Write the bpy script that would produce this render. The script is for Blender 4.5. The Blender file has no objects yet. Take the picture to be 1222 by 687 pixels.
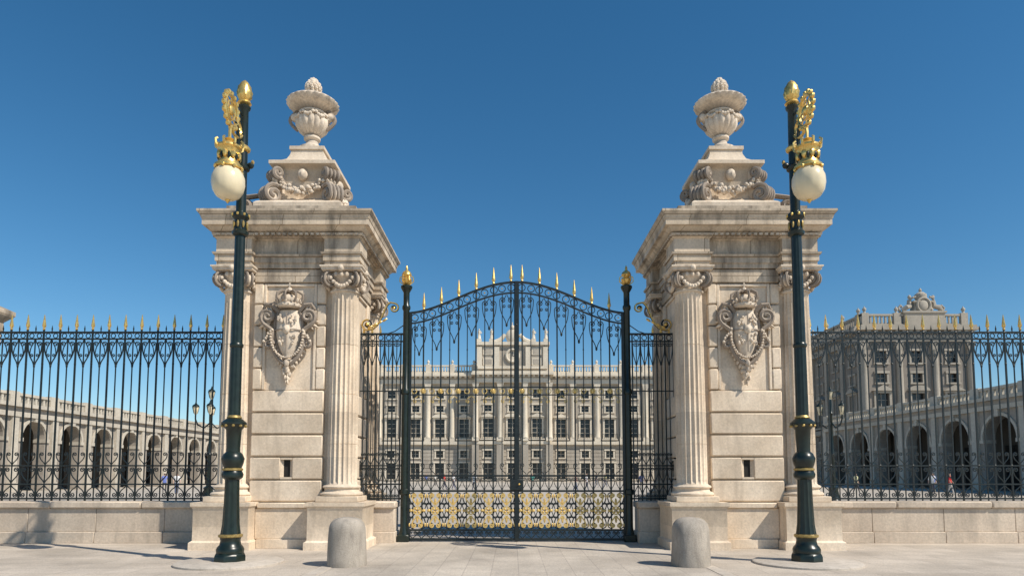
import bpy, math, random
from math import sin, cos, pi, radians
from mathutils import Matrix, Vector
random.seed(7)
scene = bpy.context.scene

# ------------------------------------------------------------------ materials
def newmat(name):
    m = bpy.data.materials.new(name); m.use_nodes = True
    nt = m.node_tree
    return m, nt, nt.nodes['Principled BSDF']

def stone(name, c1, c2, stain=(0.2,0.18,0.15), stain_amt=0.5, scale=1.0, bump=0.25, rough=0.85, blocks=None, s_lo=.5, crev=False, ledge=.0):
    m, nt, p = newmat(name); N = nt.nodes; L = nt.links
    tc = N.new('ShaderNodeTexCoord')
    n1 = N.new('ShaderNodeTexNoise'); n1.inputs['Scale'].default_value = 1.3*scale; n1.inputs['Detail'].default_value = 6
    L.new(tc.outputs['Object'], n1.inputs['Vector'])
    r1 = N.new('ShaderNodeValToRGB'); r1.color_ramp.elements[0].position = .32; r1.color_ramp.elements[1].position = .68
    r1.color_ramp.elements[0].color = (*c1,1); r1.color_ramp.elements[1].color = (*c2,1)
    L.new(n1.outputs['Fac'], r1.inputs['Fac'])
    n2 = N.new('ShaderNodeTexNoise'); n2.inputs['Scale'].default_value = 22*scale; n2.inputs['Detail'].default_value = 8; n2.inputs['Roughness'].default_value=.7
    L.new(tc.outputs['Object'], n2.inputs['Vector'])
    mr = N.new('ShaderNodeMapRange'); mr.inputs[1].default_value=.3; mr.inputs[2].default_value=.7; mr.inputs[3].default_value=.80; mr.inputs[4].default_value=1.12
    L.new(n2.outputs['Fac'], mr.inputs[0])
    mx = N.new('ShaderNodeMix'); mx.data_type='RGBA'; mx.blend_type='MULTIPLY'; mx.inputs[0].default_value=1
    L.new(r1.outputs['Color'], mx.inputs[6]); L.new(mr.outputs[0], mx.inputs[7])
    base = mx.outputs[2]
    if blocks:
        bw,bh,oz,ms = blocks
        sx=N.new('ShaderNodeSeparateXYZ'); L.new(tc.outputs['Object'], sx.inputs[0])
        ad=N.new('ShaderNodeMath'); ad.operation='ADD'; L.new(sx.outputs[0],ad.inputs[0]); L.new(sx.outputs[1],ad.inputs[1])
        zz=N.new('ShaderNodeMath'); zz.operation='SUBTRACT'; L.new(sx.outputs[2],zz.inputs[0]); zz.inputs[1].default_value=oz
        cb=N.new('ShaderNodeCombineXYZ'); L.new(ad.outputs[0],cb.inputs[0]); L.new(zz.outputs[0],cb.inputs[1])
        br=N.new('ShaderNodeTexBrick'); br.inputs['Scale'].default_value=1; br.inputs['Brick Width'].default_value=bw; br.inputs['Row Height'].default_value=bh
        br.inputs['Mortar Size'].default_value=ms; br.inputs['Mortar Smooth'].default_value=.2
        br.inputs['Color1'].default_value=(.84,.83,.81,1); br.inputs['Color2'].default_value=(1.08,1.06,1.03,1); br.inputs['Mortar'].default_value=(.42,.38,.33,1) if ms>0 else (1,1,1,1)
        L.new(cb.outputs[0],br.inputs['Vector'])
        mb=N.new('ShaderNodeMix'); mb.data_type='RGBA'; mb.blend_type='MULTIPLY'; mb.inputs[0].default_value=1
        L.new(base,mb.inputs[6]); L.new(br.outputs['Color'],mb.inputs[7]); base=mb.outputs[2]
    mp = N.new('ShaderNodeMapping'); mp.inputs['Scale'].default_value = (3.2*scale,3.2*scale,.55*scale)
    L.new(tc.outputs['Object'], mp.inputs['Vector'])
    n3 = N.new('ShaderNodeTexNoise'); n3.inputs['Scale'].default_value = 1.0; n3.inputs['Detail'].default_value = 7; n3.inputs['Roughness'].default_value=.65
    L.new(mp.outputs[0], n3.inputs['Vector'])
    r3 = N.new('ShaderNodeMapRange'); r3.inputs[1].default_value=s_lo; r3.inputs[2].default_value=s_lo+.22; r3.inputs[3].default_value=0; r3.inputs[4].default_value=stain_amt
    L.new(n3.outputs['Fac'], r3.inputs[0])
    fac = r3.outputs[0]
    ge=N.new('ShaderNodeNewGeometry')
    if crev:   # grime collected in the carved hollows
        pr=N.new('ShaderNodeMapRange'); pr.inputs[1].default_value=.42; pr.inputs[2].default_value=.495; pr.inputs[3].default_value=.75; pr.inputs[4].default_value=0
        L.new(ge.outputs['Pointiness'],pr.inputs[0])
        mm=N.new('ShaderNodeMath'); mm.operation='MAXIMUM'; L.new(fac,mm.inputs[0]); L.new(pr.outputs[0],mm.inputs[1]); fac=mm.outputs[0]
    if ledge>0: # lichen on upward ledges
        s2=N.new('ShaderNodeSeparateXYZ'); L.new(ge.outputs['Normal'],s2.inputs[0])
        lr=N.new('ShaderNodeMapRange'); lr.inputs[1].default_value=.5; lr.inputs[2].default_value=1; lr.inputs[3].default_value=0; lr.inputs[4].default_value=ledge
        L.new(s2.outputs[2],lr.inputs[0])
        mm=N.new('ShaderNodeMath'); mm.operation='MAXIMUM'; L.new(fac,mm.inputs[0]); L.new(lr.outputs[0],mm.inputs[1]); fac=mm.outputs[0]
    m2 = N.new('ShaderNodeMix'); m2.data_type='RGBA'
    L.new(fac, m2.inputs[0]); L.new(base, m2.inputs[6]); m2.inputs[7].default_value=(*stain,1)
    L.new(m2.outputs[2], p.inputs['Base Color'])
    p.inputs['Roughness'].default_value = rough
    p.inputs['Specular IOR Level'].default_value = .25
    bp = N.new('ShaderNodeBump'); bp.inputs['Strength'].default_value=bump; bp.inputs['Distance'].default_value=.02
    L.new(n2.outputs['Fac'], bp.inputs['Height']); L.new(bp.outputs[0], p.inputs['Normal'])
    return m

def simple(name, col, rough=.5, metal=0, var=.25, scale=8, bump=.1):
    m, nt, p = newmat(name); N=nt.nodes; L=nt.links
    tc=N.new('ShaderNodeTexCoord'); n=N.new('ShaderNodeTexNoise'); n.inputs['Scale'].default_value=scale; n.inputs['Detail'].default_value=6
    L.new(tc.outputs['Object'], n.inputs['Vector'])
    r=N.new('ShaderNodeValToRGB'); r.color_ramp.elements[0].position=.3; r.color_ramp.elements[1].position=.7
    r.color_ramp.elements[0].color=(*[c*(1-var) for c in col],1); r.color_ramp.elements[1].color=(*[min(1,c*(1+var)) for c in col],1)
    L.new(n.outputs['Fac'], r.inputs['Fac']); L.new(r.outputs[0], p.inputs['Base Color'])
    p.inputs['Roughness'].default_value=rough; p.inputs['Metallic'].default_value=metal
    b=N.new('ShaderNodeBump'); b.inputs['Strength'].default_value=bump; b.inputs['Distance'].default_value=.01
    L.new(n.outputs['Fac'], b.inputs['Height']); L.new(b.outputs[0], p.inputs['Normal'])
    return m

def paving(name, c1, c2, mortar, bw, bh, msize, rot=0, nscale=1.0, lo=.66):
    m, nt, p = newmat(name); N=nt.nodes; L=nt.links
    tc=N.new('ShaderNodeTexCoord'); mp=N.new('ShaderNodeMapping'); mp.inputs['Rotation'].default_value=(0,0,rot)
    L.new(tc.outputs['Object'], mp.inputs['Vector'])
    br=N.new('ShaderNodeTexBrick'); br.inputs['Scale'].default_value=1
    br.inputs['Brick Width'].default_value=bw; br.inputs['Row Height'].default_value=bh; br.inputs['Mortar Size'].default_value=msize
    br.inputs['Mortar Smooth'].default_value=.3
    br.inputs['Color1'].default_value=(*c1,1); br.inputs['Color2'].default_value=(*c2,1); br.inputs['Mortar'].default_value=(*mortar,1)
    L.new(mp.outputs[0], br.inputs['Vector'])
    n=N.new('ShaderNodeTexNoise'); n.inputs['Scale'].default_value=.6*nscale; n.inputs['Detail'].default_value=9; n.inputs['Roughness'].default_value=.65
    L.new(tc.outputs['Object'], n.inputs['Vector'])
    mr=N.new('ShaderNodeMapRange'); mr.inputs[1].default_value=.3; mr.inputs[2].default_value=.7; mr.inputs[3].default_value=lo; mr.inputs[4].default_value=1.15
    L.new(n.outputs['Fac'], mr.inputs[0])
    n2=N.new('ShaderNodeTexNoise'); n2.inputs['Scale'].default_value=40; n2.inputs['Detail'].default_value=4
    L.new(tc.outputs['Object'], n2.inputs['Vector'])
    mr2=N.new('ShaderNodeMapRange'); mr2.inputs[1].default_value=.35; mr2.inputs[2].default_value=.65; mr2.inputs[3].default_value=.80; mr2.inputs[4].default_value=1.1
    L.new(n2.outputs['Fac'], mr2.inputs[0])
    mu=N.new('ShaderNodeMath'); mu.operation='MULTIPLY'; L.new(mr.outputs[0],mu.inputs[0]); L.new(mr2.outputs[0],mu.inputs[1])
    mx=N.new('ShaderNodeMix'); mx.data_type='RGBA'; mx.blend_type='MULTIPLY'; mx.inputs[0].default_value=1
    L.new(br.outputs['Color'], mx.inputs[6]); L.new(mu.outputs[0], mx.inputs[7]); L.new(mx.outputs[2], p.inputs['Base Color'])
    p.inputs['Roughness'].default_value=.8; p.inputs['Specular IOR Level'].default_value=.3
    b=N.new('ShaderNodeBump'); b.inputs['Strength'].default_value=.3; b.inputs['Distance'].default_value=.01
    L.new(n2.outputs['Fac'], b.inputs['Height']); L.new(b.outputs[0], p.inputs['Normal'])
    return m

M_STONE = stone('limestone', (.67,.55,.42), (.83,.71,.57), stain=(.36,.29,.22), stain_amt=.55, blocks=(2.1,.494,.985,0))
M_STONE2 = stone('weathered_limestone', (.52,.43,.33), (.76,.64,.50), stain=(.15,.125,.10), stain_amt=.85, blocks=(1.25,.41,6.02,.008), s_lo=.46, ledge=.5)
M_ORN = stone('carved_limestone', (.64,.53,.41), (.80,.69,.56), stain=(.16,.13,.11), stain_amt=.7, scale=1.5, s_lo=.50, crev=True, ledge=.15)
M_WALL = stone('granite_wall', (.56,.47,.38), (.70,.60,.49), stain=(.30,.26,.21), stain_amt=.55, scale=.9, blocks=(1.7,.8,0,0))
M_BOLL = stone('bollard_granite', (.34,.30,.25), (.50,.44,.37), stain=(.18,.16,.14), stain_amt=.6, scale=2.2, bump=.6)
M_PAL = stone('palace_granite', (.40,.35,.285), (.50,.445,.365), stain=(.25,.22,.19), stain_amt=.5, scale=.18)
M_PALW = stone('palace_limestone', (.68,.60,.48), (.80,.71,.57), stain=(.42,.37,.31), stain_amt=.5, scale=.2)
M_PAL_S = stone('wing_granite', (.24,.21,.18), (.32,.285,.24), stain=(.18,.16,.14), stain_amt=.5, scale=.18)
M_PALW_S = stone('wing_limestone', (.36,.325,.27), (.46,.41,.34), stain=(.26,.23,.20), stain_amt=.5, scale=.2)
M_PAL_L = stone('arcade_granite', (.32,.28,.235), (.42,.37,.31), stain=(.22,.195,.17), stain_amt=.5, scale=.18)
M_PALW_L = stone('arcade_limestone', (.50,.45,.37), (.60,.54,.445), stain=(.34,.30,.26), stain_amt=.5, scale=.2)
M_BACK = stone('gallery_wall_shade', (.10,.09,.078), (.15,.135,.115), stain=(.07,.06,.05), scale=.3)  # indoor shade of the arcade gallery put into a darker base colour
M_IRON = simple('painted_iron', (.010,.016,.017), rough=.42, var=.4, scale=15)
M_GREEN = simple('green_painted_iron', (.010,.018,.014), rough=.32, var=.35, scale=9)
M_GOLD = simple('gilding', (.80,.55,.18), rough=.36, metal=.75, var=.25, scale=25)
M_OLDGOLD = simple('worn_gilding', (.42,.30,.11), rough=.45, metal=.6, var=.35, scale=25)
M_GILT = simple('gilded_paint', (.72,.50,.17), rough=.45, metal=.3, var=.25, scale=25)
M_GLOBE = simple('opal_glass', (.76,.65,.44), rough=.22, var=.08, scale=4)
M_GLASS = simple('window_glass', (.022,.025,.028), rough=.2, var=.4, scale=.4, bump=0)
M_DARK = simple('dark_void', (.02,.018,.016), rough=.9)
M_PAVE = paving('pavement_slabs', (.55,.475,.39), (.61,.53,.44), (.40,.345,.285), 1.15, .62, .010)
M_DRIVE = paving('driveway_setts', (.52,.455,.38), (.58,.51,.425), (.42,.365,.31), .9, .45, .008, rot=pi/2)
M_GROUND = paving('courtyard_ground', (.52,.46,.38), (.55,.49,.41), (.46,.41,.34), 6, 6, .15, nscale=.1)
M_DISC = stone('base_slab', (.50,.44,.37), (.60,.53,.45), scale=2)
M_ROOF = simple('lead_roof', (.25,.26,.27), rough=.6)

# ------------------------------------------------------------------ mesh builder
class B:
    def __init__(s, mats):
        s.v=[]; s.f=[]; s.m=[]; s.mats=mats; s.M=Matrix.Identity(4)
    def add(s, vs, fs, mat):
        o=len(s.v); M=s.M
        s.v.extend([tuple(M@Vector(p)) for p in vs])
        mi=s.mats.index(mat)
        for f in fs: s.f.append([o+i for i in f]); s.m.append(mi)
    def box(s,x0,x1,y0,y1,z0,z1,mat,ch=0):
        if ch<=0:
            vs=[(x,y,z) for x in(x0,x1) for y in(y0,y1) for z in(z0,z1)]
            s.add(vs,[(0,1,3,2),(4,6,7,5),(0,4,5,1),(2,3,7,6),(0,2,6,4),(1,5,7,3)],mat); return
        c=((x0+x1)/2,(y0+y1)/2,(z0+z1)/2); h=(abs(x1-x0)/2,abs(y1-y0)/2,abs(z1-z0)/2)
        idx={};vs=[]
        for a in range(3):
            b,d=(a+1)%3,(a+2)%3
            for sa in(-1,1):
                for sb in(-1,1):
                    for sd in(-1,1):
                        p=[0,0,0]; p[a]=c[a]+sa*h[a]; p[b]=c[b]+sb*(h[b]-ch); p[d]=c[d]+sd*(h[d]-ch)
                        sg=[0,0,0]; sg[a]=sa;sg[b]=sb;sg[d]=sd
                        idx[(a,tuple(sg))]=len(vs); vs.append(tuple(p))
        fs=[]
        def S(a,sa,b,sb,d,sd):
            r=[0,0,0]; r[a]=sa;r[b]=sb;r[d]=sd; return tuple(r)
        for a in range(3):
            b,d=(a+1)%3,(a+2)%3
            for sa in(-1,1):
                fs.append([idx[(a,S(a,sa,b,q,d,w))] for q,w in((-1,-1),(1,-1),(1,1),(-1,1))])
            for sa in(-1,1):
                for sb in(-1,1):
                    fs.append([idx[(a,S(a,sa,b,sb,d,-1))],idx[(a,S(a,sa,b,sb,d,1))],idx[(b,S(a,sa,b,sb,d,1))],idx[(b,S(a,sa,b,sb,d,-1))]])
        for q in(-1,1):
            for w in(-1,1):
                for e in(-1,1): fs.append([idx[(a,(q,w,e))] for a in range(3)])
        C=Vector(c); out=[]
        for f in fs:
            P=[Vector(vs[i]) for i in f]; n=(P[1]-P[0]).cross(P[2]-P[0]); g=sum(P,Vector())/len(P)-C
            out.append(f if n.dot(g)>0 else f[::-1])
        s.add(vs,out,mat)
    def lathe(s,prof,cx,cy,mat,seg=24,rf=None,cz=0,cap=True):
        vs=[];n=len(prof)
        for r,z in prof:
            for i in range(seg):
                a=2*pi*i/seg; rr=rf(a,z,r) if rf else r
                vs.append((cx+rr*cos(a),cy+rr*sin(a),cz+z))
        fs=[]
        for k in range(n-1):
            for i in range(seg):
                j=(i+1)%seg; fs.append((k*seg+i,k*seg+j,(k+1)*seg+j,(k+1)*seg+i))
        if cap:
            fs.append(tuple(range(seg))[::-1]); fs.append(tuple((n-1)*seg+i for i in range(seg)))
        s.add(vs,fs,mat)
    def rect(s,prof,cx,cy,mat):
        vs=[]
        for hx,hy,z in prof: vs+= [(cx-hx,cy-hy,z),(cx+hx,cy-hy,z),(cx+hx,cy+hy,z),(cx-hx,cy+hy,z)]
        fs=[]
        for k in range(len(prof)-1):
            for i in range(4):
                j=(i+1)%4; fs.append((k*4+i,k*4+j,k*4+4+j,k*4+4+i))
        n=len(prof)-1
        fs.append((3,2,1,0)); fs.append((n*4,n*4+1,n*4+2,n*4+3))
        s.add(vs,fs,mat)
    def tube(s,pts,r,mat,n=(0,1,0),seg=4,closed=False,flat=1.0):
        P=[Vector(p) for p in pts]; N=Vector(n).normalized(); m=len(P); vs=[]
        for i,p in enumerate(P):
            if closed: t=P[(i+1)%m]-P[i-1]
            else: t=P[min(i+1,m-1)]-P[max(i-1,0)]
            if t.length<1e-9: t=Vector((0,0,1))
            t.normalize(); side=t.cross(N)
            if side.length<1e-3: side=t.cross(Vector((1,0.01,0)))
            side.normalize(); nn=side.cross(t)
            rr=r[i] if isinstance(r,(list,tuple)) else r
            for k in range(seg):
                a=2*pi*(k+.5)/seg
                vs.append(tuple(p+side*(rr*cos(a))+nn*(rr*flat*sin(a))))
        fs=[]
        for i in range(m if closed else m-1):
            j=(i+1)%m
            for k in range(seg):
                l=(k+1)%seg; fs.append((i*seg+k,i*seg+l,j*seg+l,j*seg+k))
        if not closed:
            fs.append(tuple(range(seg))[::-1]); fs.append(tuple((m-1)*seg+k for k in range(seg)))
        s.add(vs,fs,mat)
    def ell(s,c,r,mat,seg=10,rings=7,R=None):
        vs=[];
        if not isinstance(r,(tuple,list)): r=(r,r,r)
        pts=[(0,0,-1)]
        for k in range(1,rings):
            ph=-pi/2+pi*k/rings
            for i in range(seg):
                a=2*pi*i/seg; pts.append((cos(ph)*cos(a),cos(ph)*sin(a),sin(ph)))
        pts.append((0,0,1))
        for p in pts:
            v=Vector((p[0]*r[0],p[1]*r[1],p[2]*r[2]))
            if R: v=R@v
            vs.append((c[0]+v.x,c[1]+v.y,c[2]+v.z))
        fs=[]
        for i in range(seg):
            j=(i+1)%seg; fs.append((0,1+j,1+i))
            for k in range(rings-2):
                a=1+k*seg; fs.append((a+i,a+j,a+seg+j,a+seg+i))
            a=1+(rings-2)*seg; fs.append((a+i,a+j,len(pts)-1))
        s.add(vs,fs,mat)
    def obj(s,name,parent=None,ang=38):
        me=bpy.data.meshes.new(name); me.from_pydata(s.v,[],s.f)
        for m in s.mats: me.materials.append(m)
        me.polygons.foreach_set('material_index',s.m)
        me.polygons.foreach_set('use_smooth',[True]*len(s.f))
        me.update(); me.set_sharp_from_angle(angle=radians(ang))
        o=bpy.data.objects.new(name,me); scene.collection.objects.link(o)
        if parent: o.parent=parent
        return o

def empty(name,loc=(0,0,0)):
    e=bpy.data.objects.new(name,None); e.location=loc; scene.collection.objects.link(e); return e
T=Matrix.Translation
def RZ(d): return Matrix.Rotation(radians(d),4,'Z')

def spiral(cx,cz,R,turns,a0,d,n=14,rmin=.2):
    out=[]
    for i in range(n+1):
        t=i/n; a=a0+d*t*turns*2*pi; r=R*(1-(1-rmin)*t)
        out.append((cx+r*cos(a),cz+r*sin(a)))
    return out
def bez(p0,p1,p2,p3,n=8):
    o=[]
    for i in range(n+1):
        t=i/n;u=1-t
        o.append(tuple(u**3*a+3*u*u*t*b+3*u*t*t*c+t**3*d for a,b,c,d in zip(p0,p1,p2,p3)))
    return o
def P3(pts,y): return [(a,y,z) for a,z in pts]
def lyre(b,xc,y,zb,zt,w,r,mat,R=None,side=(-1,1),turns=1.4):
    h=zt-zb; sg=1 if h>0 else -1; R=R or w*.5
    for s in side:
        zc=zt-sg*R; xe=xc+s*w
        p=bez((xc+s*.012,zb),(xc+s*w*.25,zb+h*.28),(xe,zb+h*.3),(xe,zc),8)
        a0=0 if s>0 else pi; d=(1 if s>0 else -1)*sg
        p+=spiral(xc+s*(w-R),zc,R,turns,a0,d)[1:]
        b.tube(P3(p,y),r,mat)
def ring(b,xc,y,zc,R,r,mat,seg=14):
    b.tube([(xc+R*cos(2*pi*i/seg),y,zc+R*sin(2*pi*i/seg)) for i in range(seg)],r,mat,closed=True)

# ------------------------------------------------------------------ ground
def sheet(name,x0,x1,y0,y1,z,mat):
    b=B([mat]); b.add([(x0,y0,z),(x1,y0,z),(x1,y1,z),(x0,y1,z)],[(0,1,2,3)],mat); return b.obj(name)
sheet('ground',-2500,2500,-2500,2500,0,M_GROUND)
sheet('pavement',-60,60,4,16.4,.004,M_PAVE)
sheet('driveway',-3.2,3.2,4.0,19,.008,M_DRIVE)
b=B([M_DISC])
for s in(-1,1):
    for i in range(10):
        y=4.2+i*1.12
        if y<14.2: b.box(s*3.3-.1,s*3.3+.1,y,y+1.11,.0,.016,M_DISC)
b.obj('kerb')

# ------------------------------------------------------------------ gate pier
def ionic(b,cx,cy,z0,mat):
    b.lathe([(.30,z0-.05),(.33,z0-.03),(.335,z0),(.30,z0+.03),(.29,z0+.08),(.31,z0+.2),(.37,z0+.27),(.40,z0+.32),(.37,z0+.37),(.34,z0+.4)],cx,cy,mat,seg=24)
    b.rect([(.40,.40,z0+.40),(.44,.44,z0+.42),(.44,.44,z0+.46),(.47,.47,z0+.48),(.47,.47,z0+.51)],cx,cy,mat)
    for q in range(4):
        a=pi/4+q*pi/2; d=Vector((cos(a),sin(a),0)); n=Vector((-sin(a),cos(a),0))
        sp=spiral(.40,z0+.22,.185,2.0,pi/2,-1,n=26,rmin=.12)
        pts=[(.12,z0+.39)]+sp
        for off in(-.055,.055):
            b.tube([(cx+d.x*u+n.x*off,cy+d.y*u+n.y*off,w) for u,w in pts],.030,mat,n=tuple(n),seg=5)
        vs=[];k=14
        for off in(-.035,.035):
            for i in range(k):
                t=2*pi*i/k; u=.40+.14*cos(t); w=z0+.22+.14*sin(t)
                vs.append((cx+d.x*u+n.x*off,cy+d.y*u+n.y*off,w))
        b.add(vs,[tuple(range(k)),tuple(range(2*k-1,k-1,-1))]+[(i,k+i,k+(i+1)%k,(i+1)%k) for i in range(k)],mat)
        b.ell((cx+d.x*.4,cy+d.y*.4,z0+.22),(.075,.075,.05),mat,8,6)
        a2=q*pi/2; e=Vector((cos(a2),sin(a2),0)); t=Vector((-sin(a2),cos(a2),0))
        for i in range(9):
            w=(i-4)/4; b.ell((cx+e.x*.37+t.x*w*.24,cy+e.y*.37+t.y*w*.24,z0+.06+.18*w*w),(.05,.05,.05),mat,7,5)
        b.ell((cx+e.x*.44,cy+e.y*.44,z0+.45),(.07,.07,.08),mat,8,6)
        for w in(-.12,0,.12): b.ell((cx+e.x*.39+t.x*w,cy+e.y*.39+t.y*w,z0+.32),(.045,.045,.055),mat,7,5)
def column(b,cx,cy,z0,z1,r,mat,fl=20):
    b.box(cx-.46,cx+.46,cy-.46,cy+.46,z0,z0+.12,mat,.012)
    b.lathe([(.44,z0+.12),(.465,z0+.15),(.465,z0+.18),(.43,z0+.21),(.385,z0+.22),(.37,z0+.26),(.38,z0+.29),(.41,z0+.30),(.415,z0+.325),(.39,z0+.35),(.355,z0+.36),(.345,z0+.38)],cx,cy,mat,seg=32)
    def rf(a,z,rr):
        f=(a*fl/(2*pi))%1.0; d=abs(f-.5)/.42
        return rr*(1-.125*math.sqrt(max(0,1-d*d))) if d<1 else rr
    zs=[z0+.38,z0+.44]
    for zj in(z0+1.25,z0+2.35,z0+3.45): zs+=[zj-.008,zj-.004,zj+.004,zj+.008]
    zs+=[z1-.12,z1-.05]
    prof=[]
    for i,z in enumerate(zs):
        t=(z-z0)/(z1-z0); rr=r*(1-.13*t**1.6)
        if i>=2 and i<len(zs)-2 and (i-2)%4 in(1,2): rr-=.012
        prof.append((rr,z))
    b.lathe(prof,cx,cy,mat,seg=fl*8,rf=lambda a,z,rr:(rf(a,z,rr) if z0+.4<z<z1-.08 else rr))
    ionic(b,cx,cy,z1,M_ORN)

def pier(cx,cy,name,outer):
    e=empty(name,(cx,cy,0))
    b=B([M_STONE,M_STONE2,M_DARK,M_ORN])
    b.box(-1.22,1.22,-1.22,1.22,.0,6.9,M_STONE)
    for k in range(4):
        b.M=RZ(90*k)
        x=1.21
        b.rect([(.64,.64,0),(.64,.64,.16),(.585,.585,.20),(.585,.585,.86),(.61,.61,.90),(.63,.63,.92),(.63,.63,1.0)],x,-x,M_STONE)
        column(b,1.2,-1.2,1.003,5.67,.335,M_STONE)
        b.box(-.565,.565,-1.48,-1.0,0,.2,M_STONE,.01)
        b.box(-.62,.62,-1.42,-1.0,.2,.86,M_STONE,.01)
        b.box(-.575,.575,-1.47,-1.0,.862,.98,M_STONE,.02)
        y0=-1.345
        z=.985
        rh=[.49,.50,.49,.49,.50]
        for i,h in enumerate(rh):
            za,zb=z+.014,z+h-.014
            if i==1:
                w=.13; c=(za+zb)/2+.0
                b.box(-.80,-w,y0,-1.1,za,zb,M_STONE,.022); b.box(w,.80,y0,-1.1,za,zb,M_STONE,.022)
                b.box(-w,w,y0+.012,-1.1,za,c-.19,M_STONE); b.box(-w,w,y0+.012,-1.1,c+.19,zb,M_STONE)
                b.box(-w,w,-1.26,-1.223,c-.185,c+.185,M_DARK)
                for s in(-1,1):
                    b.add([(s*w,y0+.03,c-.19),(s*w,y0+.03,c+.19),(s*.07,-1.262,c+.19),(s*.07,-1.262,c-.19)],[(0,1,2,3)],M_STONE)
            else:
                b.box(-.797,.797,y0,-1.1,za,zb,M_STONE,.028)
            z+=h
        zt=5.86; nz=5; hh=(zt-z)/nz
        for i in range(nz):
            za,zb=z+i*hh+.012,z+(i+1)*hh-.012
            for s in(-1,1):
                xa,xb=sorted((s*.60,s*.80)); b.box(xa,xb,y0,-1.1,za,zb,M_STONE,.022)
        b.box(-.60,.60,-1.285,-1.1,z,zt,M_STONE)
        for s in(-1,1):
            xa,xb=sorted((s*.53,s*.595)); b.box(xa,xb,y0+.015,-1.28,z+.01,zt-.01,M_STONE,.01)
        b.box(-.53,.53,y0+.015,-1.28,zt-.075,zt-.01,M_STONE,.01)
        b.box(-.80,.80,-1.36,-1.1,5.87,6.17,M_STONE2,.015)
    b.M=Matrix.Identity(4)
    def ent(h,mat,cx=0,cy=0):
        b.rect([(h,h,6.185),(h,h,6.29),(h+.03,h+.03,6.295),(h+.03,h+.03,6.42),(h+.06,h+.06,6.43),(h+.08,h+.08,6.48),
                (h+.01,h+.01,6.50),(h+.01,h+.01,6.80),(h+.05,h+.05,6.82),(h+.09,h+.09,6.88),(h+.09,h+.09,6.9)],cx,cy,mat)
    ent(1.40,M_STONE2)
    for sx in(-1,1):
        for sy in(-1,1): ent(.38,M_STONE2,sx*1.195,sy*1.195)
    b.rect([(1.60,1.60,6.903),(1.60,1.60,6.93),(1.66,1.66,6.94),(1.72,1.72,7.0),(1.74,1.74,7.03),(1.82,1.82,7.035),(1.82,1.82,7.16),(1.835,1.835,7.17),(1.84,1.84,7.2),(1.86,1.86,7.25),(1.91,1.91,7.31),(1.91,1.91,7.355)],0,0,M_STONE2)
    for k in range(4):
        b.M=RZ(90*k)
        n=26
        for i in range(n):
            x=-1.6+3.2*(i+.5)/n
            b.box(x-.035,x+.035,-1.675,-1.58,6.90-.055,6.902,M_STONE2)
    b.M=Matrix.Identity(4)
    b.rect([(1.45,1.45,7.35),(1.45,1.45,7.60),(1.40,1.40,7.62),(1.22,1.22,7.66),(1.22,1.22,7.665)],0,0,M_STONE2)
    b.rect([(1.02,1.02,7.66),(1.02,1.02,7.86),(.98,.98,7.90),(.9,.9,7.95)],0,0,M_STONE)
    s=outer
    xa,xb=sorted((s*1.0,s*1.62)); b.box(xa,xb,-.55,.55,7.64,7.80,M_STONE2,.02)
    for off in(-.45,0,.45):
        sp=spiral(s*1.42,8.0,.20,1.5,pi/2,s*-1,n=18,rmin=.2)
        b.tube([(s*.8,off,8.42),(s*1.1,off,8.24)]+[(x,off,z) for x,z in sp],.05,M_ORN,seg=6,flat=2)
    vs=[];k=14
    for off in(-.46,.46):
        for i in range(k):
            t=2*pi*i/k; vs.append((s*1.42+.17*cos(t),off,8.0+.17*sin(t)))
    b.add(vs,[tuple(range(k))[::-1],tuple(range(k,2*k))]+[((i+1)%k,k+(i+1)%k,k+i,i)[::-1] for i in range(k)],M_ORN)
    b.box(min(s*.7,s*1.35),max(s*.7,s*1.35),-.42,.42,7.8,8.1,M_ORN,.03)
    b.obj('pier_body',e)
    # ---- finial
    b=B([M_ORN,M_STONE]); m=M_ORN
    b.rect([(.70,.70,7.94),(.68,.68,8.05),(.60,.60,8.12),(.60,.60,8.78),(.63,.63,8.82),(.70,.70,8.86),(.78,.78,8.90),(.78,.78,8.98),(.74,.74,9.0),(.60,.60,9.05),(.46,.46,9.16),(.40,.40,9.3),(.38,.38,9.42)],0,0,M_STONE)
    b.rect([(.42,.42,9.42),(.42,.42,9.50),(.36,.36,9.53)],0,0,M_STONE)
    for q in range(4):
        a=pi/4+q*pi/2; d=Vector((cos(a),sin(a),0)); n=Vector((-sin(a),cos(a),0))
        lo=spiral(1.02,8.14,.24,1.6,pi/2+.6,-1,n=24,rmin=.15)
        up=spiral(.92,8.68,.14,1.4,-pi/2,1,n=16,rmin=.15)
        path=up[::-1]+bez(up[0],(.75,8.52),(.75,8.45),lo[0],5)[1:-1]+lo
        for off,rr in((-.15,.05),(-.05,.04),(.05,.04),(.15,.05)):
            b.tube([(d.x*u+n.x*off,d.y*u+n.y*off,w) for u,w in path],rr,m,n=tuple(n),seg=6)
        for (uu,ww,RR) in((1.02,8.14,.19),(.92,8.68,.1)):
            vs=[];k=16
            for off in(-.14,.14):
                for i in range(k):
                    t=2*pi*i/k; u=uu+RR*cos(t); w=ww+RR*sin(t)
                    vs.append((d.x*u+n.x*off,d.y*u+n.y*off,w))
            b.add(vs,[tuple(range(k)),tuple(range(2*k-1,k-1,-1))]+[(i,k+i,k+(i+1)%k,(i+1)%k) for i in range(k)],m)
        b.add([tuple(d*u+n*o2+Vector((0,0,w))) for o2 in(-.11,.11) for u,w in((.5,8.0),(1.0,8.0),(.82,8.45),(.86,8.75),(.5,8.8))],
              [(0,1,2,3,4),(9,8,7,6,5),(0,5,6,1),(1,6,7,2),(2,7,8,3),(3,8,9,4)],m)
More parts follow.
